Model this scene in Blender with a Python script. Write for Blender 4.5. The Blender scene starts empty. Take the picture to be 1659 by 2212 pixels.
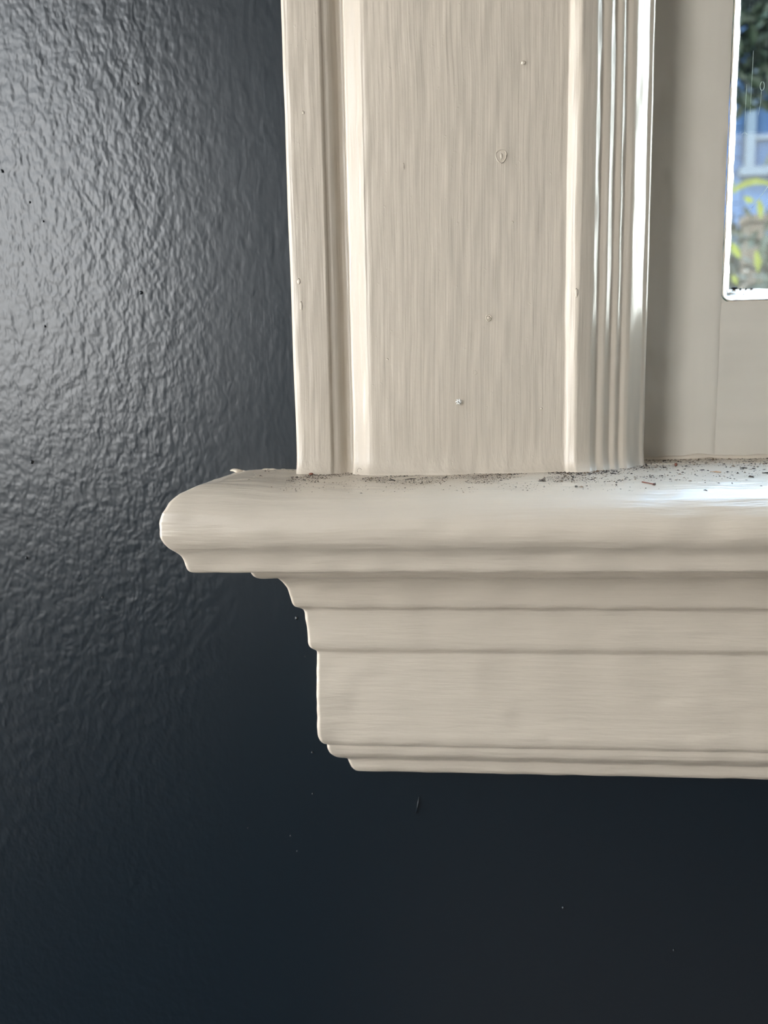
import bpy, bmesh, math, random
import numpy as np
from mathutils import Vector, Matrix

random.seed(7)
rng = np.random.default_rng(11)
sc = bpy.context.scene
COL = sc.collection
R = math.radians

# ------------------------------------------------------------------ camera
cam_data = bpy.data.cameras.new('camera')
cam = bpy.data.objects.new('camera', cam_data)
COL.objects.link(cam)
cam_data.sensor_fit = 'VERTICAL'
cam_data.sensor_height = 36.0
cam_data.lens = 36.0 * 1661.0 / 2212.0
cam_data.clip_start = 0.01
cam_data.clip_end = 200
cam.matrix_world = (Matrix.Translation((0, -0.30, 0)) @ Matrix.Rotation(R(4.844), 4, 'Z')
                    @ Matrix.Rotation(R(90 - 8.154), 4, 'X') @ Matrix.Rotation(R(-1.116), 4, 'Z'))
cam_data.dof.use_dof = True
cam_data.dof.focus_distance = 0.272
cam_data.dof.aperture_fstop = 11.5
sc.camera = cam

# ------------------------------------------------------------------ sky, daylight, exposure
world = bpy.data.worlds.new('sky')
sc.world = world
world.use_nodes = True
wn, wl = world.node_tree.nodes, world.node_tree.links
wn.clear()
w_out = wn.new('ShaderNodeOutputWorld')
w_bg = wn.new('ShaderNodeBackground')
w_tc = wn.new('ShaderNodeTexCoord')
w_sep = wn.new('ShaderNodeSeparateXYZ')
w_ramp = wn.new('ShaderNodeValToRGB')
w_ramp.color_ramp.elements[0].position = 0.0
w_ramp.color_ramp.elements[0].color = (1.0, 0.985, 0.955, 1)
w_mid = w_ramp.color_ramp.elements.new(0.38)
w_mid.color = (0.92, 0.96, 1.0, 1)
w_ramp.color_ramp.elements[2].position = 0.8
w_ramp.color_ramp.elements[2].color = (0.42, 0.64, 1.0, 1)
w_bg.inputs['Strength'].default_value = 18.0
wl.new(w_tc.outputs['Generated'], w_sep.inputs[0])
wl.new(w_sep.outputs['Z'], w_ramp.inputs[0])
wl.new(w_ramp.outputs[0], w_bg.inputs['Color'])
wl.new(w_bg.outputs[0], w_out.inputs[0])

sun_d = bpy.data.lights.new('sun', 'SUN')
sun_d.energy = 12.0
sun_d.angle = R(0.6)
sun_d.color = (1.0, 0.93, 0.80)
sun = bpy.data.objects.new('sun', sun_d)
COL.objects.link(sun)
sun.rotation_euler = Vector((-0.72, -0.50, 0.62)).to_track_quat('Z', 'Y').to_euler()

# the sky also shines in through two openings of the left wall, one deep in the room, one by the corner
LW_X = -1.00
LEFT_OPENINGS = ((-2.10, -1.08, -0.04, 0.98), (-0.46, -0.12, -0.55, 0.58))

# weak fill lamp added by the windowless opposite wall, to brighten the sash stile
far_d = bpy.data.lights.new('added_fill_light', 'AREA')
far_d.shape = 'RECTANGLE'
far_d.size = 0.8
far_d.size_y = 1.2
far_d.energy = 8.0
far_d.color = (1.0, 0.96, 0.88)
far = bpy.data.objects.new('added_fill_light', far_d)
COL.objects.link(far)
far.location = (1.25, -3.38, 0.55)
far.rotation_euler = (R(90), 0, 0)

vs = sc.view_settings
sc.display_settings.display_device = 'sRGB'
vs.view_transform = 'Standard'
vs.look = 'None'
vs.gamma = 1.0
vs.exposure = 0.0
vs.use_curve_mapping = False
sc.cycles.use_denoising = True
sc.cycles.max_bounces = 8
sc.cycles.sample_clamp_indirect = 8.0

# ------------------------------------------------------------------ helpers
MM = 0.001


def mat_new(name):
    m = bpy.data.materials.new(name)
    m.use_nodes = True
    return m, m.node_tree.nodes, m.node_tree.links, m.node_tree.nodes['Principled BSDF']


def mathn(N, L, op, a, b=None, c=None):
    n = N.new('ShaderNodeMath')
    n.operation = op
    for i, v in enumerate((a, b, c)):
        if v is None:
            continue
        if isinstance(v, (int, float)):
            n.inputs[i].default_value = v
        else:
            L.new(v, n.inputs[i])
    return n.outputs[0]


def noise(N, L, vec, scale, detail=3.0, rough=0.55, dist=0.0):
    n = N.new('ShaderNodeTexNoise')
    n.inputs['Scale'].default_value = scale
    n.inputs['Detail'].default_value = detail
    n.inputs['Roughness'].default_value = rough
    n.inputs['Distortion'].default_value = dist
    L.new(vec, n.inputs['Vector'])
    return n


def mapping(N, L, vec, scale, rot=(0, 0, 0)):
    n = N.new('ShaderNodeMapping')
    n.inputs['Scale'].default_value = scale
    n.inputs['Rotation'].default_value = rot
    L.new(vec, n.inputs['Vector'])
    return n.outputs[0]


def bump(N, L, height, dist, strength=1.0, normal=None):
    n = N.new('ShaderNodeBump')
    n.inputs['Strength'].default_value = strength
    n.inputs['Distance'].default_value = dist
    L.new(height, n.inputs['Height'])
    if normal is not None:
        L.new(normal, n.inputs['Normal'])
    return n.outputs[0]


CREAM = (0.58, 0.51, 0.418)


def paint_material(name, along, stroke=0.00010, rough=0.30, color=CREAM):
    """Old brushed gloss paint; `along` is the axis the brush was pulled along."""
    m, N, L, P = mat_new(name)
    tc = N.new('ShaderNodeTexCoord').outputs['Object']
    # gentle wander of the brush
    wob = noise(N, L, tc, 14.0, 2.0)
    sub = N.new('ShaderNodeVectorMath')
    sub.operation = 'MULTIPLY_ADD'
    L.new(wob.outputs['Color'], sub.inputs[0])
    sub.inputs[1].default_value = (0.0035, 0.0035, 0.0035)
    L.new(tc, sub.inputs[2])
    fine = {'Z': (700, 700, 16), 'X': (40, 560, 560)}[along]
    broad = {'Z': (190, 190, 6), 'X': (8, 120, 120)}[along]
    s1 = noise(N, L, mapping(N, L, sub.outputs[0], fine), 1.0, 3.0, 0.6)
    s2 = noise(N, L, mapping(N, L, sub.outputs[0], broad), 1.0, 2.0, 0.5)
    lump = noise(N, L, tc, 90.0, 3.0, 0.5)
    fleck = noise(N, L, tc, 620.0, 2.0, 0.5)
    fl = N.new('ShaderNodeMapRange')
    fl.inputs['From Min'].default_value = 0.70
    fl.inputs['From Max'].default_value = 0.80
    L.new(fleck.outputs['Fac'], fl.inputs['Value'])
    b1 = bump(N, L, lump.outputs['Fac'], 0.00022, 0.5)
    b2 = bump(N, L, s2.outputs['Fac'], stroke * 1.3, 0.7, b1)
    b3 = bump(N, L, s1.outputs['Fac'], stroke * 0.7, 0.9, b2)
    b4 = bump(N, L, fl.outputs[0], 0.00006, 0.5, b3)
    L.new(b4, P.inputs['Normal'])
    ramp = N.new('ShaderNodeValToRGB')
    ramp.color_ramp.elements[0].position = 0.3
    ramp.color_ramp.elements[0].color = (color[0] * 0.95, color[1] * 0.95, color[2] * 0.95, 1)
    ramp.color_ramp.elements[1].position = 0.7
    ramp.color_ramp.elements[1].color = (*color, 1)
    L.new(s2.outputs['Fac'], ramp.inputs[0])
    L.new(ramp.outputs[0], P.inputs['Base Color'])
    P.inputs['Roughness'].default_value = rough
    P.inputs['IOR'].default_value = 1.5
    return m


def plain_material(name, color, rough=0.6, ns=40.0, var=0.25, bumpd=0.0, sheen=0.5):
    m, N, L, P = mat_new(name)
    tc = N.new('ShaderNodeTexCoord').outputs['Object']
    n = noise(N, L, tc, ns, 4.0)
    ramp = N.new('ShaderNodeValToRGB')
    ramp.color_ramp.elements[0].position = 0.3
    ramp.color_ramp.elements[0].color = tuple(c * (1 - var) for c in color) + (1,)
    ramp.color_ramp.elements[1].position = 0.7
    ramp.color_ramp.elements[1].color = tuple(min(1, c * (1 + var)) for c in color) + (1,)
    L.new(n.outputs['Fac'], ramp.inputs[0])
    L.new(ramp.outputs[0], P.inputs['Base Color'])
    P.inputs['Roughness'].default_value = rough
    P.inputs['Specular IOR Level'].default_value = sheen
    if bumpd:
        L.new(bump(N, L, n.outputs['Fac'], bumpd, 0.8), P.inputs['Normal'])
    return m


def navy_wall_material():
    m, N, L, P = mat_new('navy_wall_paint')
    tc = N.new('ShaderNodeTexCoord').outputs['Object']
    sep = N.new('ShaderNodeSeparateXYZ')
    L.new(tc, sep.inputs[0])
    # roller stipple over the field, brushed cutting-in near the woodwork (x > -95 mm)
    warp = noise(N, L, tc, 60.0, 2.0)
    vm = N.new('ShaderNodeVectorMath')
    vm.operation = 'MULTIPLY_ADD'
    L.new(warp.outputs['Color'], vm.inputs[0])
    vm.inputs[1].default_value = (0.003, 0.003, 0.003)
    L.new(tc, vm.inputs[2])
    roller = noise(N, L, mapping(N, L, vm.outputs[0], (1.0, 1.0, 0.72)), 350.0, 1.3, 0.5)
    coarse = noise(N, L, mapping(N, L, tc, (1.0, 1.0, 0.6)), 130.0, 2.0, 0.5)
    brush = noise(N, L, mapping(N, L, vm.outputs[0], (420.0, 420.0, 60.0)), 1.0, 3.0, 0.55)
    cut = N.new('ShaderNodeMapRange')
    cut.interpolation_type = 'SMOOTHSTEP'
    cut.inputs['From Min'].default_value = -0.125
    cut.inputs['From Max'].default_value = -0.075
    L.new(sep.outputs['X'], cut.inputs['Value'])
    inv = mathn(N, L, 'SUBTRACT', 1.0, cut.outputs[0])
    rs = mathn(N, L, 'MULTIPLY_ADD', inv, 0.75, 0.25)
    h1 = mathn(N, L, 'MULTIPLY', roller.outputs['Fac'], rs)
    h2 = mathn(N, L, 'MULTIPLY', brush.outputs['Fac'], mathn(N, L, 'MULTIPLY_ADD', cut.outputs[0], 0.14, 0.03))
    h3 = mathn(N, L, 'MULTIPLY', coarse.outputs['Fac'], mathn(N, L, 'MULTIPLY_ADD', inv, 0.2, 0.18))
    h = mathn(N, L, 'ADD', mathn(N, L, 'ADD', h1, h2), h3)
    L.new(bump(N, L, h, 0.00035, 1.0), P.inputs['Normal'])
    ramp = N.new('ShaderNodeValToRGB')
    ramp.color_ramp.elements[0].color = (0.0008, 0.0054, 0.0100, 1)
    ramp.color_ramp.elements[1].color = (0.0012, 0.0072, 0.0128, 1)
    L.new(coarse.outputs['Fac'], ramp.inputs[0])
    L.new(ramp.outputs[0], P.inputs['Base Color'])
    P.inputs['Roughness'].default_value = 0.36
    P.inputs['IOR'].default_value = 1.5
    P.inputs['Specular IOR Level'].default_value = 0.75
    return m


def glass_material():
    m, N, L, P = mat_new('dusty_window_glass')
    N.remove(P)
    out = N['Material Output']
    tr = N.new('ShaderNodeBsdfTransparent')
    tr.inputs['Color'].default_value = (0.95, 0.98, 0.96, 1)
    gl = N.new('ShaderNodeBsdfGlossy')
    gl.inputs['Roughness'].default_value = 0.02
    lw = N.new('ShaderNodeLayerWeight')
    lw.inputs['Blend'].default_value = 0.5
    fres = mathn(N, L, 'MULTIPLY_ADD', mathn(N, L, 'POWER', lw.outputs['Facing'], 5.0), 0.90, 0.04)
    mix = N.new('ShaderNodeMixShader')
    L.new(fres, mix.inputs[0])
    L.new(tr.outputs[0], mix.inputs[1])
    L.new(gl.outputs[0], mix.inputs[2])
    df = N.new('ShaderNodeBsdfTranslucent')
    df.inputs['Color'].default_value = (0.75, 0.80, 0.80, 1)
    df2 = N.new('ShaderNodeBsdfDiffuse')
    df2.inputs['Color'].default_value = (0.75, 0.78, 0.78, 1)
    dd = N.new('ShaderNodeMixShader')
    dd.inputs[0].default_value = 0.5
    L.new(df.outputs[0], dd.inputs[1])
    L.new(df2.outputs[0], dd.inputs[2])
    tc = N.new('ShaderNodeTexCoord').outputs['Object']
    sep = N.new('ShaderNodeSeparateXYZ')
    L.new(tc, sep.inputs[0])
    smear = noise(N, L, tc, 55.0, 5.0, 0.6)
    streak = noise(N, L, mapping(N, L, tc, (900.0, 900.0, 14.0)), 1.0, 3.0, 0.6)
    spot = noise(N, L, tc, 900.0, 2.0, 0.5)

    def rng_(v, a, b, lo, hi):
        r = N.new('ShaderNodeMapRange')
        r.inputs['From Min'].default_value = a
        r.inputs['From Max'].default_value = b
        r.inputs['To Min'].default_value = lo
        r.inputs['To Max'].default_value = hi
        L.new(v, r.inputs['Value'])
        return r.outputs[0]
    d1 = rng_(smear.outputs['Fac'], 0.55, 0.78, 0.002, 0.045)
    d2 = rng_(streak.outputs['Fac'], 0.58, 0.72, 0.0, 0.05)
    d3 = rng_(spot.outputs['Fac'], 0.70, 0.80, 0.0, 0.06)
    # grime gathers beside the glazing edge
    edge = rng_(sep.outputs['X'], 0.113, 0.121, 1.0, 0.25)
    s = mathn(N, L, 'ADD', d1, mathn(N, L, 'MULTIPLY', mathn(N, L, 'ADD', d2, d3), edge))
    s = mathn(N, L, 'MINIMUM', s, 0.5)
    m2 = N.new('ShaderNodeMixShader')
    L.new(s, m2.inputs[0])
    L.new(mix.outputs[0], m2.inputs[1])
    L.new(dd.outputs[0], m2.inputs[2])
    L.new(m2.outputs[0], out.inputs['Surface'])
    return m


M_NAVY = navy_wall_material()
M_VERT = paint_material('cream_paint_brushed_upright', 'Z', 0.00028, 0.30)
M_HORI = paint_material('cream_paint_brushed_level', 'X', 0.00055, 0.32)
M_REED = paint_material('cream_gloss_paint_upright', 'Z', 0.000020, 0.20)
M_SASH = paint_material('cream_sash_paint', 'Z', 0.000035, 0.33, (0.58, 0.535, 0.46))
M_RAIL = paint_material('cream_rail_paint', 'X', 0.000035, 0.33, (0.58, 0.535, 0.46))
M_GLASS = glass_material()


def link(name, mesh, mat, parent=None, label=None, kind=None, category=None, group=None):
    o = bpy.data.objects.new(name, mesh)
    COL.objects.link(o)
    if mat is not None and len(mesh.materials) == 0:
        for mm in (mat if isinstance(mat, (list, tuple)) else [mat]):
            mesh.materials.append(mm)
    if parent is not None:
        o.parent = parent
    tag(o, label, kind, category, group)
    return o


def tag(o, label=None, kind=None, category=None, group=None):
    if label:
        o['label'] = label
    if kind:
        o['kind'] = kind
    if category:
        o['category'] = category
    if group:
        o['group'] = group
    return o


def empty(name, loc=(0, 0, 0), **k):
    o = bpy.data.objects.new(name, None)
    COL.objects.link(o)
    o.location = loc
    o.empty_display_size = 0.02
    return tag(o, **k)


def box_mesh(name, lo, hi, bevel=0.0):
    bm = bmesh.new()
    bmesh.ops.create_cube(bm, size=1.0)
    for v in bm.verts:
        v.co = Vector([lo[i] + (v.co[i] + 0.5) * (hi[i] - lo[i]) for i in range(3)])
    if bevel:
        bmesh.ops.bevel(bm, geom=list(bm.edges), offset=bevel, segments=3, affect='EDGES', profile=0.5)
    me = bpy.data.meshes.new(name)
    bm.to_mesh(me)
    bm.free()
    if bevel:
        for p in me.polygons:
            p.use_smooth = True
    return me


_K = rng.normal(size=(60, 3))
_PH = rng.uniform(0, 6.283, 60)


def wavy(P, wl, n=14, seed=0):
    """Smooth pseudo-noise of about unit size with wavelength wl (metres), evaluated at P[...,3]."""
    out = np.zeros(P.shape[:-1])
    for i in range(n):
        j = (seed * 7 + i) % 60
        k = _K[j] / np.linalg.norm(_K[j]) * (2 * math.pi / wl) * (0.6 + 0.8 * ((i * 37 % 17) / 17))
        out += np.sin(P @ k + _PH[j])
    return out / math.sqrt(n / 2)


def densify(pts, step, sigma):
    """Resample a polyline (any number of columns; the last is a part index) and round its corners a little."""
    pts = np.array(pts, float)
    out = []
    for a, b in zip(pts[:-1], pts[1:]):
        n = max(1, int(round(np.linalg.norm((b - a)[:2]) / step)))
        for i in range(n):
            q = a + (b - a) * i / n
            q[-1] = a[-1]
            out.append(q)
    out.append(pts[-1])
    out = np.array(out)
    if sigma > 0:
        k = np.arange(-6, 7)
        w = np.exp(-0.5 * (k / sigma) ** 2)
        w /= w.sum()
        xy = out[:, :2]
        pad = np.concatenate([np.repeat(xy[:1], 6, 0), xy, np.repeat(xy[-1:], 6, 0)])
        sm = sum(w[j] * pad[j:j + len(xy)] for j in range(13))
        sm[0], sm[-1] = xy[0], xy[-1]
        out[:, :2] = sm
    return out


def grid_normals(P):
    du = np.gradient(P, axis=0)
    dv = np.gradient(P, axis=1)
    n = np.cross(du, dv)
    ln = np.linalg.norm(n, axis=-1, keepdims=True)
    return n / np.maximum(ln, 1e-12)


def grid_mesh(name, P, Nrm=None, flip=False):
    a, b = P.shape[:2]
    idx = np.arange(a * b).reshape(a, b)
    q = np.stack([idx[:-1, :-1], idx[1:, :-1], idx[1:, 1:], idx[:-1, 1:]], -1).reshape(-1, 4)
    if flip:
        q = q[:, ::-1]
    me = bpy.data.meshes.new(name)
    me.from_pydata(P.reshape(-1, 3).tolist(), [], q.tolist())
    me.polygons.foreach_set('use_smooth', np.ones(len(q), bool))
    if Nrm is not None:
        me.normals_split_custom_set_from_vertices((Nrm * (-1 if flip else 1)).reshape(-1, 3).tolist())
    me.update()
    return me


# ------------------------------------------------------------------ room shell
WT = 0.14                                  # thickness of the window wall
HX0, HX1, HZ0, HZ1 = 0.068, 0.86, -0.034, 1.14   # rough opening behind the woodwork
RX0, RX1, RY0, RZ0, RZ1 = LW_X, 1.90, -3.4, -0.80, 1.75


def wall_with_hole(name, axis, pos, thick, u0, u1, v0, v1, holes=()):
    """Upright slab; axis 'y' = in the XZ plane, axis 'x' = in the YZ plane; holes are (u0, u1, v0, v1) in rising order."""
    bm = bmesh.new()

    def slab(a0, a1, b0, b1):
        lo = [a0, pos, b0] if axis == 'y' else [pos, a0, b0]
        hi = [a1, pos + thick, b1] if axis == 'y' else [pos + thick, a1, b1]
        vs_ = [bm.verts.new((x, y, z)) for x in (lo[0], hi[0]) for y in (lo[1], hi[1]) for z in (lo[2], hi[2])]
        for f in ((0, 1, 3, 2), (4, 6, 7, 5), (0, 4, 5, 1), (2, 3, 7, 6), (0, 2, 6, 4), (1, 5, 7, 3)):
            bm.faces.new([vs_[i] for i in f])
    u = u0
    for h0, h1, k0, k1 in holes:
        slab(u, h0, v0, v1)
        slab(h0, h1, v0, k0)
        slab(h0, h1, k1, v1)
        u = h1
    slab(u, u1, v0, v1)
    bmesh.ops.recalc_face_normals(bm, faces=bm.faces)
    me = bpy.data.meshes.new(name)
    bm.to_mesh(me)
    bm.free()
    return me


wall_back = link('wall_back', wall_with_hole('wall_back', 'y', 0.0, WT, RX0, RX1, RZ0, RZ1, [(HX0, HX1, HZ0, HZ1)]), M_NAVY,
                 label='dark navy gloss wall with roller texture around the cream window', kind='structure')
M_NEUT = plain_material('slate_blue_wall_paint', (0.035, 0.055, 0.075), 0.6, 6.0, 0.05)
M_CEIL = plain_material('white_ceiling_paint', (0.60, 0.58, 0.55), 0.8, 6.0, 0.04)
M_FLOOR = plain_material('oak_floor', (0.045, 0.036, 0.032), 0.7, 9.0, 0.2)
link('wall_left', wall_with_hole('wall_left', 'x', RX0 - 0.12, 0.12, RY0, 0.0, RZ0, RZ1, LEFT_OPENINGS), M_NEUT,
     label='dark blue side wall with two window openings, left of the room', kind='structure')
link('wall_right', wall_with_hole('wall_right', 'x', RX1, 0.12, RY0, 0.0, RZ0, RZ1), M_NEUT,
     label='plain dark blue side wall at the right of the room', kind='structure')
link('wall_front', wall_with_hole('wall_front', 'y', RY0 - 0.12, 0.12, RX0, RX1, RZ0, RZ1), M_NEUT,
     label='plain dark blue wall opposite the window', kind='structure')
link('floor', box_mesh('floor', (RX0 - 0.12, RY0 - 0.12, RZ0 - 0.1), (RX1 + 0.12, WT, RZ0)), M_FLOOR,
     label='brown wooden floor of the room', kind='structure')
link('ceiling', box_mesh('ceiling', (RX0 - 0.12, RY0 - 0.12, RZ1), (RX1 + 0.12, WT, RZ1 + 0.1)), M_CEIL,
     label='white ceiling of the room', kind='structure')

# ------------------------------------------------------------------ window stool and apron (one swept profile, mitred return at the left end)
XB = -0.0349
SILL_TOP = [(-35, -25.4), (0, -25.5), (20, -26.2), (35, -27.2), (42, -28.1), (48, -29.5), (53, -31.6), (56.5, -34), (58.8, -37), (59.6, -40)]


RET_TOP = [(0, -25.5), (20, -25.6), (44, -25.9), (50, -26.9), (54, -28.7), (57, -31.6), (58.7, -34.6), (59.6, -38.5)]


def sill_z(x, y):
    """Height of the stool's top at (x, y); the mitred left end stays squarer than the worn run."""
    p = np.clip(-np.asarray(y) * 1000, -35, 59)
    z = np.interp(p, [a for a, _ in SILL_TOP], [b for _, b in SILL_TOP])
    zr = np.interp(p, [a for a, _ in RET_TOP], [b for _, b in RET_TOP])
    run = max(float(x) - (XB - max(float(p), 0) * MM), 0.0)
    return float(z + (max(zr - z, 0) * math.exp(-(run / 0.030) ** 2) if p > 0 else 0)) * MM


def far_x(x0, x1):
    near = np.arange(x0, 0.165, 0.0008)
    far = np.linspace(near[-1] + 0.004, x1, 60)
    return np.concatenate([near, far])


def sweep_return(prof, x_end, r=0.0016, amp=0.00006, seed=1):
    prof = np.array(prof)
    nret, narc = 34, 7
    xs = far_x(0.0, 1.0)
    xs = (xs - xs[0]) / (xs[-1] - xs[0])
    rows = []
    for p, z in prof[:, :2] * MM:
        pp = max(p, 0.0)
        rr = min(r, pp * 0.8)
        xl = XB - pp
        pts = []
        for t in np.linspace(0, 1, nret):
            pts.append((xl, -(pp - rr) * t if pp > 0 else 0.0, z))
        for t in np.linspace(0, 1, narc + 2)[1:-1]:
            a = t * math.pi / 2
            pts.append((xl + rr - rr * math.cos(a), -pp + rr - rr * math.sin(a), z))
        xs0 = xl + rr if p >= 0 else 0.0705
        for t in xs:
            pts.append((xs0 + (x_end - xs0) * t, -p, z))
        rows.append(pts)
    P = np.array(rows)
    # the mitred end of the nosing is squarer on top than its long worn front
    pm = np.array([q[0] for q in prof])[:, None]
    flat = np.interp(pm, [0, 20, 44, 50, 54, 57, 58.7, 59.6], [-25.5, -25.6, -25.9, -26.9, -28.7, -31.6, -34.6, -38.5]) * MM
    lift = np.where((pm > 0) & (P[..., 2] > -0.0402), np.maximum(flat - P[..., 2], 0), 0)
    run = np.maximum(P[..., 0] - (XB - np.maximum(pm * MM, 0)), 0)
    P[..., 2] += lift * np.exp(-(run / 0.030) ** 2)
    n = grid_normals(P)
    d = amp * wavy(P, 0.017, 14, seed) + amp * 0.9 * wavy(P * np.array([0.5, 1, 1]), 0.0065, 14, seed + 2)
    # hand-worn corners wander more than the runs
    corner = np.exp(-np.abs(P[..., 0] - (XB - np.maximum(-P[..., 1], 0))) / 0.006)
    P = P + n * (d * (1 + 0.9 * corner))[..., None]
    return P


A, B_, C_, D_, E_, F_, G_ = range(7)
SECT = [(-30, -25.4, A), (0, -25.5, A), (20, -26.2, A), (35, -27.2, A), (42, -28.1, A), (48, -29.5, A), (53, -31.6, A), (56.4, -34.2, A), (58.6, -37.2, A), (59.6, -40.2, A),
        (59.6, -42.6, A), (58.9, -44.8, A), (57.6, -46.6, A),
        (56.0, -48.0, B_), (54.7, -49.6, B_), (53.9, -51.4, B_), (53.5, -53.2, B_), (53.3, -54.6, B_), (52.8, -55.6, B_), (51.6, -56.1, B_),
        (47, -56.4, B_), (36.6, -57.4, B_),
        (36.2, -58.4, C_), (35.6, -60.4, C_), (34.6, -61.6, C_), (33.0, -62.3, C_), (29.6, -62.8, C_),
        (28.2, -63.4, D_), (26.6, -65.4, D_), (25.4, -68.0, D_), (24.6, -71.2, D_), (24.0, -74.4, D_), (23.2, -75.8, D_), (21.4, -76.6, D_),
        (20.3, -77.6, E_), (19.9, -79.4, E_), (19.4, -91.2, E_), (18.9, -93.0, E_), (17.6, -94.3, E_),
        (16.6, -95.2, F_), (16.6, -97.5, F_), (17.0, -113, F_), (16.9, -129.5, F_), (16.4, -132.0, F_), (15.4, -133.6, F_),
        (14.0, -134.2, G_), (13.9, -136.2, G_), (13.2, -138.4, G_), (11.2, -140.6, G_), (8.6, -142.2, G_), (6.9, -143.4, G_),
        (6.4, -145.2, G_), (5.8, -148.0, G_), (4.6, -149.8, G_), (2.4, -150.8, G_), (0.0, -151.0, G_)]
prof = densify(SECT, 0.42, 1.25)
P = sweep_return(prof, HX1 + 0.14)
NR = grid_normals(P)
pid = prof[:, 2].astype(int)
stool = empty('trim_2', label='cream window stool with rounded nose, along the bottom of the casing', kind='structure')
apron = empty('trim_3', label='cream stepped apron moulding under the window stool, on the navy wall', kind='structure')
for k, (nm, par, lab) in {A: ('nosing_board', stool, None), B_: ('bed_moulding', stool, None), C_: ('top_fillet', apron, None), D_: ('cove', apron, None),
                          E_: ('upper_fascia', apron, None), F_: ('lower_fascia', apron, None), G_: ('bottom_bead', apron, None)}.items():
    ii = np.where(pid == k)[0]
    i0, i1 = ii[0], min(ii[-1] + 1, len(pid) - 1)
    me = grid_mesh(nm, P[i0:i1 + 1], NR[i0:i1 + 1], flip=False)
    link(nm, me, M_HORI, par, lab)

# ------------------------------------------------------------------ casing (one profile run upwards)
CB, CT = -0.0275, 1.22
SEC2 = [(-55.9, -0.5, 0), (-55.9, 17.6, 0), (-55.7, 19.2, 0), (-54.9, 20.1, 0), (-53.6, 20.4, 0), (-47, 20.3, 0), (-43.0, 20.0, 0), (-42.3, 19.5, 0),
        (-41.9, 18.7, 1), (-40.6, 18.5, 1), (-39.4, 17.9, 1), (-38.2, 16.7, 1), (-37.3, 15.8, 1), (-36.4, 15.5, 1), (-35.3, 15.6, 1), (-34.95, 15.8, 1),
        (-34.7, 18.4, 2), (-34.1, 19.0, 2), (-30.4, 20.3, 2), (-29.4, 20.8, 2), (-28.4, 21.2, 2),
        (-27.2, 21.4, 3), (-20, 21.4, 3), (-10, 21.1, 3), (0, 20.6, 3), (12, 19.8, 3), (26, 18.6, 3), (41.6, 17.1, 3),
        (42.3, 17.4, 4), (42.8, 17.9, 4), (45.0, 18.6, 4), (45.7, 18.7, 4), (46.4, 18.5, 4), (50.5, 17.4, 4),
        (50.9, 17.2, 5), (53.3, 14.5, 5), (53.6, 14.3, 5), (54.6, 14.5, 5), (55.7, 14.4, 5), (56.1, 14.3, 5), (58.6, 11.5, 5), (59.0, 11.4, 5), (60, 11.6, 5),
        (60.6, 11.6, 5), (60.9, 11.4, 5), (62.5, 9.6, 5), (62.8, 9.5, 5), (64.2, 9.6, 5), (65.5, 9.2, 5), (66.0, 8.8, 5), (69, 5.6, 5), (71.6, 2.5, 5),
        (72.2, 2.1, 5), (72.9, 1.9, 5), (73.3, 1.5, 5), (74.0, 0.4, 5), (74.2, -1.0, 5), (74.2, -23.5, 5)]
pr2 = densify(SEC2, 0.30, 1.0)
zs = np.concatenate([np.arange(CB, CB + 0.012, 0.0005), np.arange(CB + 0.012, 0.165, 0.0014), np.linspace(0.17, CT, 70)])
P2 = np.zeros((len(pr2), len(zs), 3))
P2[..., 0] = pr2[:, 0][:, None] * MM
P2[..., 1] = -pr2[:, 1][:, None] * MM
P2[..., 2] = zs[None, :]
n2 = grid_normals(P2)
if n2[len(pr2) // 2, 50, 1] > 0:
    n2 = -n2
amp2 = 0.000025 * wavy(P2 * np.array([1, 1, 0.5]), 0.013, 14, 3) + 0.000035 * wavy(P2 * np.array([1, 1, 0.25]), 0.0046, 14, 5)
amp2 += 0.00016 * wavy(P2 * np.array([0.2, 0.2, 1]), 0.085, 8, 4) * (np.abs(n2[..., 0]) > 0.25)
P2 = P2 + n2 * amp2[..., None]
# many coats of paint fill the joint with the stool
fill = np.exp(-np.clip(P2[..., 2] + 0.0262, 0, 1) / 0.0030)
P2[..., 1] -= 0.0034 * fill * (1 + 0.10 * wavy(P2 * np.array([1, 0.3, 0.3]), 0.016, 10, 6)) * (pr2[:, 1][:, None] > -0.2)
NR2 = grid_normals(P2)
flip2 = NR2[len(pr2) // 2, 60, 1] > 0
casing = empty('trim_1', label='cream window casing with reeded inner edge, standing on the stool', kind='structure')
pid2 = pr2[:, 2].astype(int)
cas_parts = {}
for k, (nm, mm) in enumerate((('outer_band', M_VERT), ('hollow', M_VERT), ('raised_edge', M_VERT), ('casing_board', M_VERT), ('corner_bead', M_VERT), ('reeded_moulding', M_REED))):
    ii = np.where(pid2 == k)[0]
    i0, i1 = ii[0], min(ii[-1] + 1, len(pid2) - 1)
    me = grid_mesh(nm, P2[i0:i1 + 1], NR2[i0:i1 + 1], flip=bool(flip2))
    cas_parts[nm] = link(nm, me, mm, casing)
# the far side and head of the same casing, beyond the picture
for nm, lo, hi in (('right_casing_board', (HX1 - 0.006, -0.021, CB), (HX1 + 0.122, 0.0, CT)), ('head_casing_board', (-0.055, -0.022, HZ1 - 0.004), (HX1 + 0.122, 0.0, HZ1 + 0.12))):
    link(nm, box_mesh(nm, lo, hi, 0.002), M_VERT, casing)

# ------------------------------------------------------------------ sash window
SY = 0.022                                   # face of the sash behind the wall plane
GX0, GZ0 = 0.1080, 0.0366                    # inner corner of stile and rail at the face
GD, GB = 0.0095, 0.0058                      # depth and width of the glazing bevel
GX1, GZ1 = 0.78, 1.08
window = empty('window_1', label='cream wooden sash window with clear dusty pane, right of the casing', kind='structure')


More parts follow.
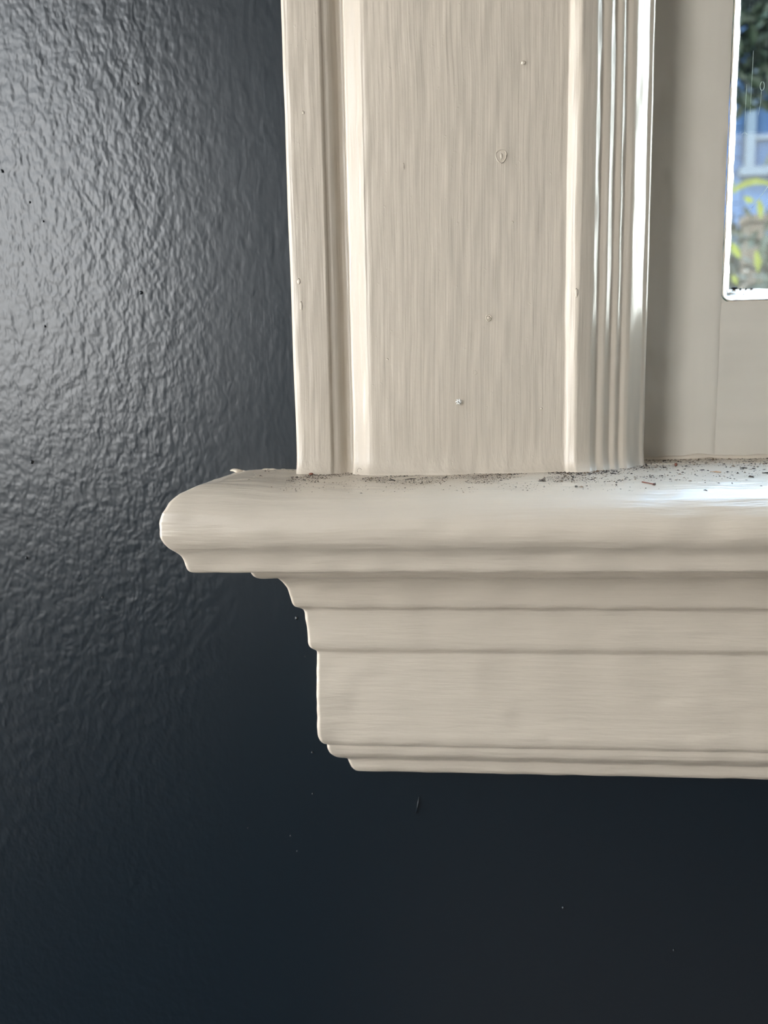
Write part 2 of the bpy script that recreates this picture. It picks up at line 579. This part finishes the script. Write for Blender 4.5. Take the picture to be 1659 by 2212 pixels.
def board_grid(nm, x0, x1, z0, z1, y, mat, seed, step=0.0012, edge_r=0.0):
    xs_ = np.unique(np.concatenate([np.arange(x0, min(x1, 0.17), step), np.linspace(min(x1, 0.17), x1, 12)]))
    zs_ = np.unique(np.concatenate([np.arange(z0, min(z1, 0.19), step), np.linspace(min(z1, 0.19), z1, 12)]))
    X, Z = np.meshgrid(xs_, zs_, indexing='ij')
    Pb = np.stack([X, np.full_like(X, y), Z], -1)
    dd = 0.00013 * wavy(Pb, 0.02, 14, seed) + 0.00005 * wavy(Pb, 0.006, 14, seed + 1)
    # edges eased where boards meet
    e = np.minimum(np.minimum(X - x0, x1 - X), np.minimum(Z - z0, z1 - Z))
    Pb[..., 1] += dd + edge_r * np.exp(-np.maximum(e, 0) / 0.0006)
    Nb = grid_normals(Pb)
    fl = Nb[len(xs_) // 2, len(zs_) // 2, 1] > 0
    return link(nm, grid_mesh(nm, Pb, Nb, flip=bool(fl)), mat, window)


board_grid('stile', 0.0742, GX0 - 0.0002, -0.0262, 1.10, SY, M_SASH, 8, edge_r=0.00022)
board_grid('bottom_rail', GX0 - 0.0002, GX1, -0.0262, GZ0, SY, M_RAIL, 10, edge_r=0.00022)
for nm, lo, hi in (('stile', (GX1, SY, -0.0262), (HX1 - 0.004, SY + 0.03, 1.10)), ('top_rail', (GX0, SY, GZ1), (GX1, SY + 0.03, 1.12)),
                   ('frame_core', (0.0742, SY + 0.0024, -0.027), (GX0 - 0.0032, SY + 0.03, 1.10)), ('frame_core', (GX0 - 0.0032, SY + 0.0024, -0.027), (GX1, SY + 0.03, GZ0 - 0.0032))):
    link(nm, box_mesh(nm, lo, hi, 0.0008), M_SASH, window)
# glazing bevel: stile side, blobby inside corner, rail side
path = []
CR = 0.0034
for t in np.concatenate([np.linspace(1.08, 0.20, 40), np.arange(0.199, GZ0 + CR, -0.0007)]):
    path.append(((GX0, t), (GX0 + GB, max(t, GZ0 + GB))))
for a in np.linspace(0, math.pi / 2, 10):
    path.append(((GX0 + CR - CR * math.cos(a), GZ0 + CR - CR * math.sin(a)), (GX0 + GB, GZ0 + GB)))
for t in np.concatenate([np.arange(GX0 + CR, 0.165, 0.0007), np.linspace(0.17, GX1, 40)]):
    path.append(((t, GZ0), (max(t, GX0 + GB), GZ0 + GB)))
bev = [(0.0, 0.0), (0.05, -0.05), (0.12, 0.02), (0.3, 0.30), (0.5, 0.52), (0.66, 0.69), (0.78, 0.80), (0.9, 0.90), (1.0, 1.0), (1.04, 1.25)]
bv = np.array(bev)
tt = np.linspace(0, 1, 30)
bs = np.interp(tt, np.linspace(0, 1, len(bv)), bv[:, 0])
bd = np.interp(tt, np.linspace(0, 1, len(bv)), bv[:, 1])
PB = np.zeros((30, len(path), 3))
for j, (a, b) in enumerate(path):
    PB[:, j, 0] = a[0] + (b[0] - a[0]) * bs
    PB[:, j, 2] = a[1] + (b[1] - a[1]) * bs
    PB[:, j, 1] = SY + GD * bd
nb = grid_normals(PB)
cornerw = np.exp(-((PB[..., 0] - GX0 - 0.003) ** 2 + (PB[..., 2] - GZ0 - 0.003) ** 2) / 0.004 ** 2)
PB = PB + nb * ((0.00009 * wavy(PB, 0.006, 14, 12) + 0.00022 * cornerw * wavy(PB, 0.0026, 14, 13))[..., None])
nb = grid_normals(PB)
arc_c = [(GX0 + CR - CR * math.cos(a), SY + 0.0002, GZ0 + CR - CR * math.sin(a)) for a in np.linspace(0, math.pi / 2, 10)]
me = bpy.data.meshes.new('paint_fillet')
me.from_pydata([(GX0 - 0.0008, SY + 0.0002, GZ0 - 0.0008)] + [(x - 0.0002, y, z - 0.0002) for x, y, z in arc_c], [], [(0, i + 1, i + 2) for i in range(9)])
link('paint_fillet', me, M_SASH, window)
glz = link('glazing_bevel', grid_mesh('glazing_bevel', PB, nb, flip=bool(nb[15, 60, 1] > 0)), M_REED, window)
pane = link('pane', box_mesh('pane', (GX0 + GB - 0.001, SY + GD, GZ0 + GB - 0.001), (GX1, SY + GD + 0.003, GZ1)), M_GLASS, window,
            label='clear glass pane with dust, smears and scratches')


def tube_mesh(name, pts, rad, seg=6, taper=None):
    bm = bmesh.new()
    rings = []
    n = len(pts)
    for i, p in enumerate(pts):
        p = Vector(p)
        t = (Vector(pts[min(i + 1, n - 1)]) - Vector(pts[max(i - 1, 0)])).normalized()
        u = t.orthogonal().normalized()
        v = t.cross(u)
        r = rad if taper is None else rad * taper[i]
        rings.append([bm.verts.new(p + (u * math.cos(6.2832 * k / seg) + v * math.sin(6.2832 * k / seg)) * r) for k in range(seg)])
    for a, b in zip(rings[:-1], rings[1:]):
        # match the nearest starting vertex so rings do not twist
        off = min(range(seg), key=lambda k: (a[0].co - b[k].co).length)
        for k in range(seg):
            bm.faces.new((a[k], a[(k + 1) % seg], b[(k + 1 + off) % seg], b[(k + off) % seg]))
    bm.faces.new(rings[0][::-1])
    bm.faces.new(rings[-1])
    bmesh.ops.recalc_face_normals(bm, faces=bm.faces)
    me = bpy.data.meshes.new(name)
    bm.to_mesh(me)
    bm.free()
    for p in me.polygons:
        p.use_smooth = True
    return me


def blob_mesh(name, rx, ry, rz, jag=0.25, sub=2, seed=0):
    bm = bmesh.new()
    bmesh.ops.create_icosphere(bm, subdivisions=sub, radius=1.0)
    r_ = random.Random(seed)
    for v in bm.verts:
        s = 1 + r_.uniform(-jag, jag)
        v.co = Vector((v.co.x * rx * s, v.co.y * ry * s, v.co.z * rz * s))
    me = bpy.data.meshes.new(name)
    bm.to_mesh(me)
    bm.free()
    for p in me.polygons:
        p.use_smooth = True
    return me


# scratches and marks on the glass
M_SCR, N_, L_, P_ = mat_new('glass_scratch')
t_ = N_.new('ShaderNodeBsdfTranslucent')
t_.inputs['Color'].default_value = (0.55, 0.60, 0.52, 1)
x_ = N_.new('ShaderNodeMixShader')
x_.inputs[0].default_value = 0.75
L_.new(P_.outputs[0], x_.inputs[1])
L_.new(t_.outputs[0], x_.inputs[2])
L_.new(x_.outputs[0], N_['Material Output'].inputs['Surface'])
GY = SY + GD - 0.00005
for pts, r in (([(0.1208, GY, 0.0730), (0.1240, GY, 0.0772), (0.1290, GY, 0.0840)], 0.00008),
               ([(0.1231 + 0.0008 * math.sin(a), GY, 0.1190 + 0.0016 * math.cos(a)) for a in np.linspace(0.2, 6.1, 18)], 0.00007),
               ([(0.1229, GY, 0.1172), (0.1228, GY, 0.1130), (0.1222, GY, 0.1085)], 0.00005),
               ([(0.1172 + 0.0012 * math.cos(a), GY, 0.1005 + 0.0016 * math.sin(a)) for a in np.linspace(0.4, 2.6, 8)], 0.00006),
               ([(0.1172, GY, 0.1200), (0.1171, GY, 0.0985)], 0.00004), ([(0.1192, GY, 0.1320), (0.1190, GY, 0.1090)], 0.00004)):
    link('scratch', tube_mesh('scratch', pts, r, 5), M_SCR, pane)
M_GRIME = plain_material('black_grime', (0.02, 0.02, 0.022), 0.7, 400.0, 0.3)
for i, (x, z, rx, rz) in enumerate(((0.1158, 0.0427, 0.0011, 0.00055), (0.1182, 0.0424, 0.0006, 0.0002), (0.1203, 0.0423, 0.0004, 0.0002), (0.1226, 0.0424, 0.0007, 0.0002))):
    link('grime', blob_mesh('grime', rx, 0.0004, rz, 0.25, 2, i), M_GRIME, pane).location = (x, GY - 0.0003, z)

# ------------------------------------------------------------------ paint runs and beads along the joints (parts of the woodwork)
pts = []
for i, x in enumerate(np.linspace(-0.0866, -0.0555, 60)):
    pts.append((x, -0.0001, -0.0262 + 0.00018 * math.sin(i * 0.8) + 0.00025 * math.sin(i * 0.23 + 1)))
tap = [max(0.25, 0.55 + 0.25 * math.sin(i * 0.5) + 0.25 * math.sin(i * 0.17 + 2) + (0.3 if 4 < i < 9 else 0)) * min(1, 0.35 + i * 0.15) for i in range(60)]
link('caulk_bead', tube_mesh('caulk_bead', pts, 0.00085, 8, tap), M_HORI, stool, label='ragged cream paint bead against the navy wall')
pts = [(x, SY - 0.0003, -0.0256 + 0.0009 * math.exp(-((x - 0.105) / 0.012) ** 2) + 0.0002 * math.sin(i * 0.7)) for i, x in enumerate(np.linspace(0.0735, 0.30, 90))]
tap = [0.7 + 0.3 * math.sin(i * 0.23) ** 2 + 0.15 * math.sin(i * 1.3) for i in range(90)]
link('caulk_bead', tube_mesh('caulk_bead', pts, 0.0015, 10, tap), M_HORI, stool)
cb = cas_parts['casing_board']


def ring_mesh(name, R_, r_, flat=0.6, seed=0, seg=22):
    rr = random.Random(seed)
    pts_ = []
    for a in np.linspace(0, 6.2832, seg + 1):
        k = 1 + 0.08 * math.sin(3 * a + seed)
        pts_.append((R_ * k * math.cos(a), 0, R_ * 1.15 * k * math.sin(a)))
    return tube_mesh(name, pts_, r_, 6)


def board_p(x):
    return float(np.interp(x * 1000, [a for a, *_ in SEC2[1:]], [b for _, b, _ in SEC2[1:]])) * MM


for k, (x, z, R_, r_) in enumerate(((0.0189, 0.0826, 0.0018, 0.00018), (0.0146, 0.0286, 0.0009, 0.00018), (0.0097, 0.0096, 0.0007, 0.00008))):
    o = link('paint_ring', ring_mesh('paint_ring', R_, r_, seed=k), M_VERT, cb)
    o.location = (x, -board_p(x) - r_ * 0.2, z)
for k, (x, y, z, rx, rz) in enumerate(((0.0190, -0.0205, 0.0826, 0.0004, 0.0012), (0.0146, -0.0205, 0.0286, 0.0006, 0.0006), (0.0263, -0.0203, 0.1123, 0.0008, 0.0006), (0.0229, -0.0204, 0.0608, 0.0003, 0.0004),
                                       (-0.0145, -0.0210, 0.0802, 0.00015, 0.0012), (-0.049, -0.0203, 0.0995, 0.0004, 0.0006), (-0.0418, -0.0200, 0.1262, 0.0004, 0.0003), (-0.0525, -0.0200, 0.0430, 0.0007, 0.0010),
                                       (-0.0520, -0.0202, 0.0345, 0.0006, 0.0016), (-0.0213, -0.0212, 0.0150, 0.0003, 0.0003), (0.0335, -0.0201, -0.0035, 0.0004, 0.0004), (-0.0535, -0.0203, -0.0222, 0.0008, 0.0010),
                                       (0.0452, -0.0215, 0.0365, 0.0006, 0.0015))):
    o = link('paint_lump', blob_mesh('paint_lump', rx, 0.00022, rz, 0.2, 2, k + 3), M_VERT, cb)
    o.location = (x, -board_p(x), z)
# pale fluff stuck in the paint
M_LINT = plain_material('white_lint', (0.85, 0.85, 0.82), 0.9, 500.0, 0.05)
lint = empty('lint', (0.0040, -0.0210, -0.0005), label='tiny white fluff stuck on the lower casing board', category='lint')
for k in range(7):
    a = k * 0.9
    q = [(0, 0, 0), (0.0005 * math.cos(a), -0.0003, 0.0005 * math.sin(a)), (0.0011 * math.cos(a + 0.5), -0.0002 * (k % 3), 0.0010 * math.sin(a + 0.5))]
    link('fibre', tube_mesh('fibre', q, 0.00022, 5), M_LINT, lint)
# nibs of grit caught in the navy paint
for k, (x, z, s) in enumerate(((-0.1709, 0.0911, 0.8), (-0.1687, -0.0215, 1.0), (-0.1608, 0.0792, 0.6), (-0.1588, 0.0322, 0.6), (-0.1187, 0.0439, 0.9), (-0.1746, -0.0612, 0.8), (-0.1432, -0.0780, 0.5),
                               (-0.0574, -0.1443, 0.7), (-0.0578, -0.1627, 0.6), (-0.0863, -0.1790, 0.5), (-0.068, -0.1820, 0.5), (-0.0654, -0.1890, 0.45), (0.0465, -0.2109, 0.8), (0.0922, -0.2285, 0.7),
                               (-0.0621, -0.0865, 0.9), (-0.0589, -0.1027, 0.5), (-0.1150, 0.1200, 0.5), (-0.1560, 0.0720, 0.5))):
    o = link('paint_nib', blob_mesh('paint_nib', 0.00062 * s, 0.0006 * s, 0.00075 * s, 0.3, 2, k + 40), M_NAVY, wall_back)
    o.location = (x, -0.0002, z)
o = link('paint_run', tube_mesh('paint_run', [(-0.0132, -0.0002, -0.1630), (-0.0136, -0.0004, -0.1668), (-0.0146, -0.0002, -0.1705)], 0.0004, 6, [0.3, 1, 0.3]), M_NAVY, wall_back)

# ------------------------------------------------------------------ dirt on the stool
M_DARK = plain_material('dark_grit', (0.035, 0.028, 0.024), 0.8, 900.0, 0.5)
M_TAN = plain_material('brown_grit', (0.16, 0.11, 0.07), 0.8, 900.0, 0.4)
verts, faces, fm = [], [], []


def chip(x, y, z, l, w, h, a, mi):
    b = len(verts)
    ca, sa = math.cos(a), math.sin(a)
    for (u, v, t) in ((-1, -0.6, 0), (1, -0.35, 0), (0.8, 0.7, 0), (-0.7, 0.5, 0), (-0.5, -0.2, 1), (0.5, 0.1, 0.8)):
        u *= l * random.uniform(0.7, 1.1)
        v *= w * random.uniform(0.7, 1.2)
        verts.append((x + u * ca - v * sa, y + u * sa + v * ca, z + t * h))
    for f in ((3, 2, 1, 0), (0, 1, 5, 4), (1, 2, 5), (2, 3, 4, 5), (3, 0, 4)):
        faces.append([b + i for i in f])
        fm.append(mi)


def casing_front(x):
    """y of the joint line between woodwork and stool at x."""
    xm = x * 1000
    if xm < -56:
        return -0.001
    if xm > 74:
        return SY - 0.002
    return -np.interp(xm, [a for a, *_ in SEC2[1:]], [b for _, b, _ in SEC2[1:]]) * MM - 0.002


n_made = 0
while n_made < 12000:
    x = random.uniform(-0.072, 0.20) if random.random() < 0.55 else random.uniform(-0.058, 0.06)
    yf = casing_front(x)
    depth = random.random() ** 1.55 * (-yf * 0 + 0.049 + yf if x < 0.074 else 0.066)
    y = yf - depth
    if y < -0.0495:
        continue
    if x < -0.056 and random.random() < 0.75:
        continue
    if y < -0.040 and random.random() < 0.75:
        continue
    if x < -0.072:
        continue
    big = random.random()
    grow = 1.0 + 0.7 * min(1, max(0, (x - 0.02) / 0.06))
    l = (0.00012 + 0.00028 * big ** 3) * grow
    if random.random() < 0.03:
        l *= 1.9
    chip(x, y, sill_z(x, y) - 0.00002, l, l * random.uniform(0.35, 0.8), l * random.uniform(0.25, 0.6), random.uniform(0, 6.28), 0 if random.random() < 0.7 else 1)
    n_made += 1
for _ in range(60):                          # and on the ledge of the glazing bevel
    s = random.uniform(0.25, 0.8)
    x = random.uniform(GX0 + 0.006, 0.20)
    chip(x, SY + GD * s - 0.0002, GZ0 + GB * (s * 0.95) + 0.00002, 0.00022, 0.00012, 0.00012, random.uniform(-0.4, 0.4), 0)
me = bpy.data.meshes.new('grit')
me.from_pydata(verts, [], faces)
me.materials.append(M_DARK)
me.materials.append(M_TAN)
me.polygons.foreach_set('material_index', fm)
grit = link('grit', me, None, label='dark specks of dirt scattered over the window stool', kind='stuff')


def on_stool(x, y, up=0.0):
    return (x, y, sill_z(x, y) + up)


def local(pts, o):
    return [tuple(Vector(p) - Vector(o)) for p in pts]


M_TWIG = plain_material('dry_red_brown_stem', (0.16, 0.045, 0.03), 0.6, 600.0, 0.4)
M_HEADM = plain_material('dark_bud', (0.05, 0.018, 0.014), 0.6, 600.0, 0.4)
b0 = on_stool(0.0653, -0.0430)
t = empty('dry_stem', b0, label='tiny red-brown dry stem with a dark bud end, on the stool', category='stem')
link('stalk', tube_mesh('stalk', local([on_stool(0.0636, -0.0416, 0.0003), on_stool(0.0650, -0.0426, 0.0003), on_stool(0.0667, -0.0440, 0.0003)], b0), 0.00018, 6), M_TWIG, t)
ob = link('bud', blob_mesh('bud', 0.00045, 0.0005, 0.00042, 0.12, 2, 5), M_HEADM, t)
ob.location = Vector(on_stool(0.0669, -0.0442, 0.0003)) - Vector(b0)
M_SEED = plain_material('red_brown_seed', (0.17, 0.06, 0.035), 0.5, 700.0, 0.3)
for (x, y), s, lab in (((-0.0497, -0.0244), (0.00085, 0.0006, 0.00045), 'reddish-brown flat seed below the outer band of the casing'), ((0.0847, -0.0056), (0.0006, 0.0006, 0.0007), 'small round reddish seed near the foot of the sash')):
    o = link('seed', blob_mesh('seed', *s, 0.08, 2, 9), M_SEED, None, lab, None, 'seed', 'seeds on the window stool')
    o.location = on_stool(x, y, s[2] * 0.7)
M_STRAW = plain_material('pale_straw', (0.45, 0.30, 0.20), 0.7, 500.0, 0.3)
b0 = on_stool(0.0925, -0.0258)
o = link('straw', tube_mesh('straw', local([on_stool(0.0908, -0.0250, 0.0003), on_stool(0.0925, -0.0256, 0.0004), on_stool(0.0940, -0.0264, 0.0003)], b0), 0.00028, 6, [0.5, 1, 0.7]), M_STRAW, None,
         'short pale bit of straw on the stool before the sash', None, 'straw')
o.location = b0
for (pa, pb, r, lab) in (((0.1040, -0.0160), (0.1064, -0.0164), 0.00024, 'short black sliver of dirt nearest the sash, at far end of the stool'), ((0.1070, -0.0282), (0.1100, -0.0288), 0.00026, 'dark curled leaf scrap at far end of the stool'),
                         ((-0.0150, -0.0335), (-0.0112, -0.0318), 0.00017, 'thin black slanting sliver below the plain casing board'), ((-0.0206, -0.0350), (-0.0185, -0.0352), 0.00025, 'stubby black crumb left of the slanting sliver on stool'),
                         ((0.0303, -0.0382), (0.0327, -0.0384), 0.00020, 'flat dark crumb on the stool below the corner bead'), ((0.0810, -0.0492), (0.0820, -0.0496), 0.00028, 'round black crumb at the front edge of the stool')):
    a_, b_ = on_stool(*pa, r * 0.6), on_stool(*pb, r * 0.6)
    mid = tuple((a_[i] + b_[i]) / 2 for i in range(3))
    q = [a_, (mid[0], mid[1] + 0.0003, mid[2] + r * 0.5), b_]
    o = link('dirt_crumb', tube_mesh('dirt_crumb', local(q, mid), r, 6, [0.5, 1, 0.6]), M_DARK, None, lab, None, 'crumb', 'dirt crumbs on the window stool')
    o.location = mid
M_HAIR = plain_material('brown_hair', (0.10, 0.075, 0.04), 0.5, 400.0, 0.2)
for pts, lab in (([on_stool(-0.0322 + 0.0008 * math.cos(a), -0.0222, 0.0013 + 0.0009 * math.sin(a)) for a in np.linspace(-1.4, 4.9, 16)], 'tiny brown hair loop at the foot of the raised casing edge'),
                 ([on_stool(0.0660 + 0.007 * s, -0.0150 + 0.004 * math.sin(3 * s), 0.0002 + 0.0006 * math.sin(3.1 * s)) for s in np.linspace(0, 1, 12)], 'thin dark hair lying at the foot of the reeded moulding'),
                 ([on_stool(0.1020 + 0.0022 * math.cos(a), 0.0085 + 0.002 * math.sin(a), 0.0008 + 0.0006 * math.sin(a)) for a in np.linspace(-0.2, 5.6, 16)], 'thin brown hair loop against the foot of the sash')):
    b0 = tuple(pts[len(pts) // 2])
    o = link('hair', tube_mesh('hair', local(pts, b0), 0.00006, 5), M_HAIR, None, lab, None, 'hair', 'hairs on the window stool')
    o.location = b0

# ------------------------------------------------------------------ outside
GRZ = -1.35
M_LAWN = plain_material('lawn', (0.02, 0.035, 0.01), 0.9, 3.0, 0.4)
link('ground', box_mesh('ground', (-15, WT + 0.02, GRZ - 0.2), (25, 30, GRZ)), M_LAWN, label='green garden ground outside the window', kind='structure')
M_LEAF = plain_material('dark_green_leaf', (0.005, 0.010, 0.005), 0.5, 7.0, 0.55, 0.0, 0.15)
M_LEAF2 = plain_material('grey_green_leaf', (0.008, 0.014, 0.008), 0.55, 7.0, 0.5, 0.0, 0.15)
M_LIME = plain_material('yellow_green_leaf', (0.060, 0.072, 0.005), 0.5, 12.0, 0.3, 0.0, 0.15)
M_BARK = plain_material('bark', (0.02, 0.016, 0.012), 0.9, 20.0, 0.4, 0.0, 0.15)
M_POST = plain_material('weathered_tan_wood', (0.026, 0.021, 0.015), 0.8, 25.0, 0.25, 0.0, 0.15)
M_SIDING = plain_material('pale_blue_siding', (0.017, 0.040, 0.090), 0.7, 4.0, 0.12, 0.0, 0.15)
M_WHITE = plain_material('white_house_trim', (0.042, 0.057, 0.076), 0.6, 6.0, 0.06, 0.0, 0.15)
M_HGLASS = plain_material('blue_house_window', (0.006, 0.020, 0.05), 0.7, 2.0, 0.25, 0.0, 0.15)  # the blue is reflected sky, put into the pane's base colour
M_ROOF = plain_material('grey_shingle_roof', (0.10, 0.10, 0.11), 0.8, 10.0, 0.3)


def leaf_cloud(name, blobs, n, size, seed, asp=0.45):
    """Real leaf blades spread through ellipsoids (x,y,z,rx,ry,rz)."""
    r_ = np.random.default_rng(seed)
    vv, ff = [], []
    for _ in range(n):
        bx = blobs[r_.integers(len(blobs))]
        d = r_.normal(size=3)
        d /= np.linalg.norm(d)
        c = np.array(bx[:3]) + d * np.array(bx[3:]) * r_.uniform(0.15, 1) ** 0.5
        t = r_.normal(size=3)
        t /= np.linalg.norm(t)
        u = np.cross(t, r_.normal(size=3))
        u /= np.linalg.norm(u)
        nn = np.cross(t, u)
        L_ = size * r_.uniform(0.6, 1.3)
        w = L_ * asp * 0.5
        b = len(vv)
        for (s, k, h) in ((0, 0, 0), (0.35, 1, 0.06), (0.75, 0.7, 0.03), (1, 0, -0.06), (0.75, -0.7, 0.03), (0.35, -1, 0.06), (0.5, 0, -0.02)):
            vv.append(tuple(c + t * L_ * s + u * w * k + nn * L_ * h))
        for f in ((0, 1, 6), (1, 2, 6), (2, 3, 6), (3, 4, 6), (4, 5, 6), (5, 0, 6)):
            ff.append([b + i for i in f])
    me = bpy.data.meshes.new(name)
    me.from_pydata(vv, [], ff)
    return me


def tree(x, y, blobs, n, size, mat, lab, seed, trunk_r=0.12, cat='tree', name='garden_tree'):
    t = empty(name, (x, y, GRZ), label=lab, category=cat)
    top = max(b[2] for b in blobs) - GRZ
    pts_ = [(0, 0, 0), (0.05, 0.02, top * 0.35), (-0.04, 0.05, top * 0.7), (0.02, 0, top)]
    link('trunk', tube_mesh('trunk', pts_, trunk_r, 10, [1.2, 1, 0.7, 0.35]), M_BARK, t)
    c = link('crown', leaf_cloud('crown', [(b[0] - x, b[1] - y, b[2] - GRZ, *b[3:]) for b in blobs], n, size, seed), mat, t)
    c['kind'] = 'stuff'
    return t


tree(3.3, 6.7, [(2.3, 6.4, 3.0, 1.3, 0.9, 0.75), (3.2, 6.8, 3.3, 1.3, 1.0, 0.9), (2.4, 6.6, 3.9, 1.5, 1.1, 1.0), (1.2, 6.6, 3.2, 1.1, 0.9, 1.0)], 9000, 0.13, M_LEAF,
     'large dark green tree seen through the top of the pane', 1)
shr = empty('shrub', (0.95, 2.3, GRZ), label='leafy green shrub with lime leaves close outside the pane', category='shrub')
c = link('foliage', leaf_cloud('foliage', [(0.0 - 0.05, 0.25, 1.62, 0.40, 0.30, 0.36), (0.35, 0.1, 1.5, 0.35, 0.3, 0.40), (-0.45, 0.15, 1.45, 0.35, 0.3, 0.35), (0.1, 0.2, 1.1, 0.55, 0.35, 0.5)], 2600, 0.055, 5), M_LEAF2, shr)
c['kind'] = 'stuff'
for k in range(5):
    a = k * 1.25
    link('stem', tube_mesh('stem', [(0.03 * math.cos(a), 0.03 * math.sin(a), 0), (0.15 * math.cos(a), 0.12 * math.sin(a), 0.6), (0.34 * math.cos(a), 0.25 * math.sin(a), 1.45)], 0.012, 6, [1, 0.8, 0.4]), M_BARK, shr)


def blade(nm, pts_, w, parent, mat):
    """One long arching leaf with a folded middle."""
    vv, ff = [], []
    n = len(pts_)
    for i, p in enumerate(pts_):
        k = math.sin(math.pi * (0.12 + 0.86 * i / (n - 1))) * w
        p = Vector(p)
        tn = (Vector(pts_[min(i + 1, n - 1)]) - Vector(pts_[max(i - 1, 0)])).normalized()
        s = tn.cross(Vector((0, 1, 0.2))).normalized()
        vv += [tuple(p - s * k), tuple(p + Vector((0, 0.25 * k, 0))), tuple(p + s * k)]
    for i in range(n - 1):
        b = i * 3
        ff += [[b, b + 1, b + 4, b + 3], [b + 1, b + 2, b + 5, b + 4]]
    me = bpy.data.meshes.new(nm)
    me.from_pydata(vv, [], ff)
    for p in me.polygons:
        p.use_smooth = True
    return link(nm, me, mat, parent)


def ray_pt(px, py, Y):
    """Spot in the garden at distance Y beyond the wall, from measured bearings."""
    ax = 0.3435 + (px - 1600) * 0.00050 + (620 - py) * 0.000012
    az = 0.1304 + (620 - py) * 0.000518
    return (ax * (Y + 0.3), Y, az * (Y + 0.3))


o0 = Vector((0.95, 2.3, GRZ))


def arc(spec, Y):
    return [tuple(Vector(ray_pt(px, py, Y)) - o0) for px, py in spec]


for spec, Y, w in (([(1592, 408), (1604, 397), (1622, 388), (1645, 384), (1670, 388), (1700, 405)], 1.75, 0.0085), ([(1582, 376), (1588, 388), (1594, 404)], 1.8, 0.009), ([(1600, 520), (1607, 534), (1616, 546), (1622, 556)], 1.9, 0.009),
                   ([(1606, 592), (1612, 602), (1619, 615)], 1.9, 0.008), ([(1655, 425), (1661, 445), (1664, 470)], 1.9, 0.010), ([(1658, 540), (1664, 565), (1666, 590)], 1.9, 0.010), ([(1622, 418), (1634, 426), (1646, 429)], 2.0, 0.009),
                   ([(1690, 300), (1680, 330), (1660, 352)], 2.4, 0.014)):
    blade('leaf', arc(spec, Y), w, shr, M_LIME if Y < 2.3 else M_LEAF)
post = empty('garden_post', (1.215, 3.0, GRZ), label='square tan wooden post among the leaves outside', category='post')
link('shaft', box_mesh('shaft', (-0.032, -0.032, 0), (0.032, 0.032, 2.02), 0.004), M_POST, post)
link('post_cap', box_mesh('post_cap', (-0.042, -0.042, 2.02), (0.042, 0.042, 2.05), 0.004), M_POST, post)
tree(0.5, 4.6, [(1.9, 4.7, 0.50, 0.6, 0.4, 0.55), (1.2, 4.7, 0.40, 0.7, 0.4, 0.55), (2.5, 4.8, 0.40, 0.6, 0.4, 0.5), (1.7, 4.7, -0.4, 1.3, 0.6, 0.7)], 9000, 0.10, M_LEAF, 'low dark green bush behind the tan post outside', 3, 0.05, 'bush', 'garden_bush')
house = empty('neighbour_house', (3.6, 9.0, GRZ), label='pale blue house with white framed window behind the tree', category='house')
HO = Vector((3.6, 9.0, GRZ))


def hbox(nm, lo, hi, mat, parent=house, bev=0.0):
    return link(nm, box_mesh(nm, tuple(Vector(lo) - HO), tuple(Vector(hi) - HO), bev), mat, parent)


hbox('house_wall', (-3.5, 9.0, GRZ), (5.2, 15, 5.6), M_SIDING)
for k in range(30):                          # lapped siding boards near the window in view
    z0 = 0.2 + k * 0.16
    hbox('siding_board', (1.2, 8.972, z0), (3.27, 9.0, z0 + 0.15), M_SIDING)
hbox('roof', (-4.1, 8.4, 5.6), (5.8, 15.6, 5.9), M_ROOF)
hw = hbox('window', (3.27, 8.93, 2.46), (4.55, 8.99, 4.1), M_HGLASS)
for lo, hi in (((3.27, 8.88, 2.42), (3.365, 8.95, 4.2)), ((4.47, 8.88, 2.42), (4.57, 8.95, 4.2)), ((3.22, 8.86, 2.38), (4.62, 8.95, 2.47)), ((3.27, 8.88, 4.1), (4.57, 8.95, 4.2)),
               ((3.36, 8.90, 2.76), (4.47, 8.95, 2.80)), ((3.88, 8.90, 2.47), (3.93, 8.95, 4.1))):
    link('window_frame', box_mesh('window_frame', tuple(Vector(lo) - HO), tuple(Vector(hi) - HO)), M_WHITE, hw)
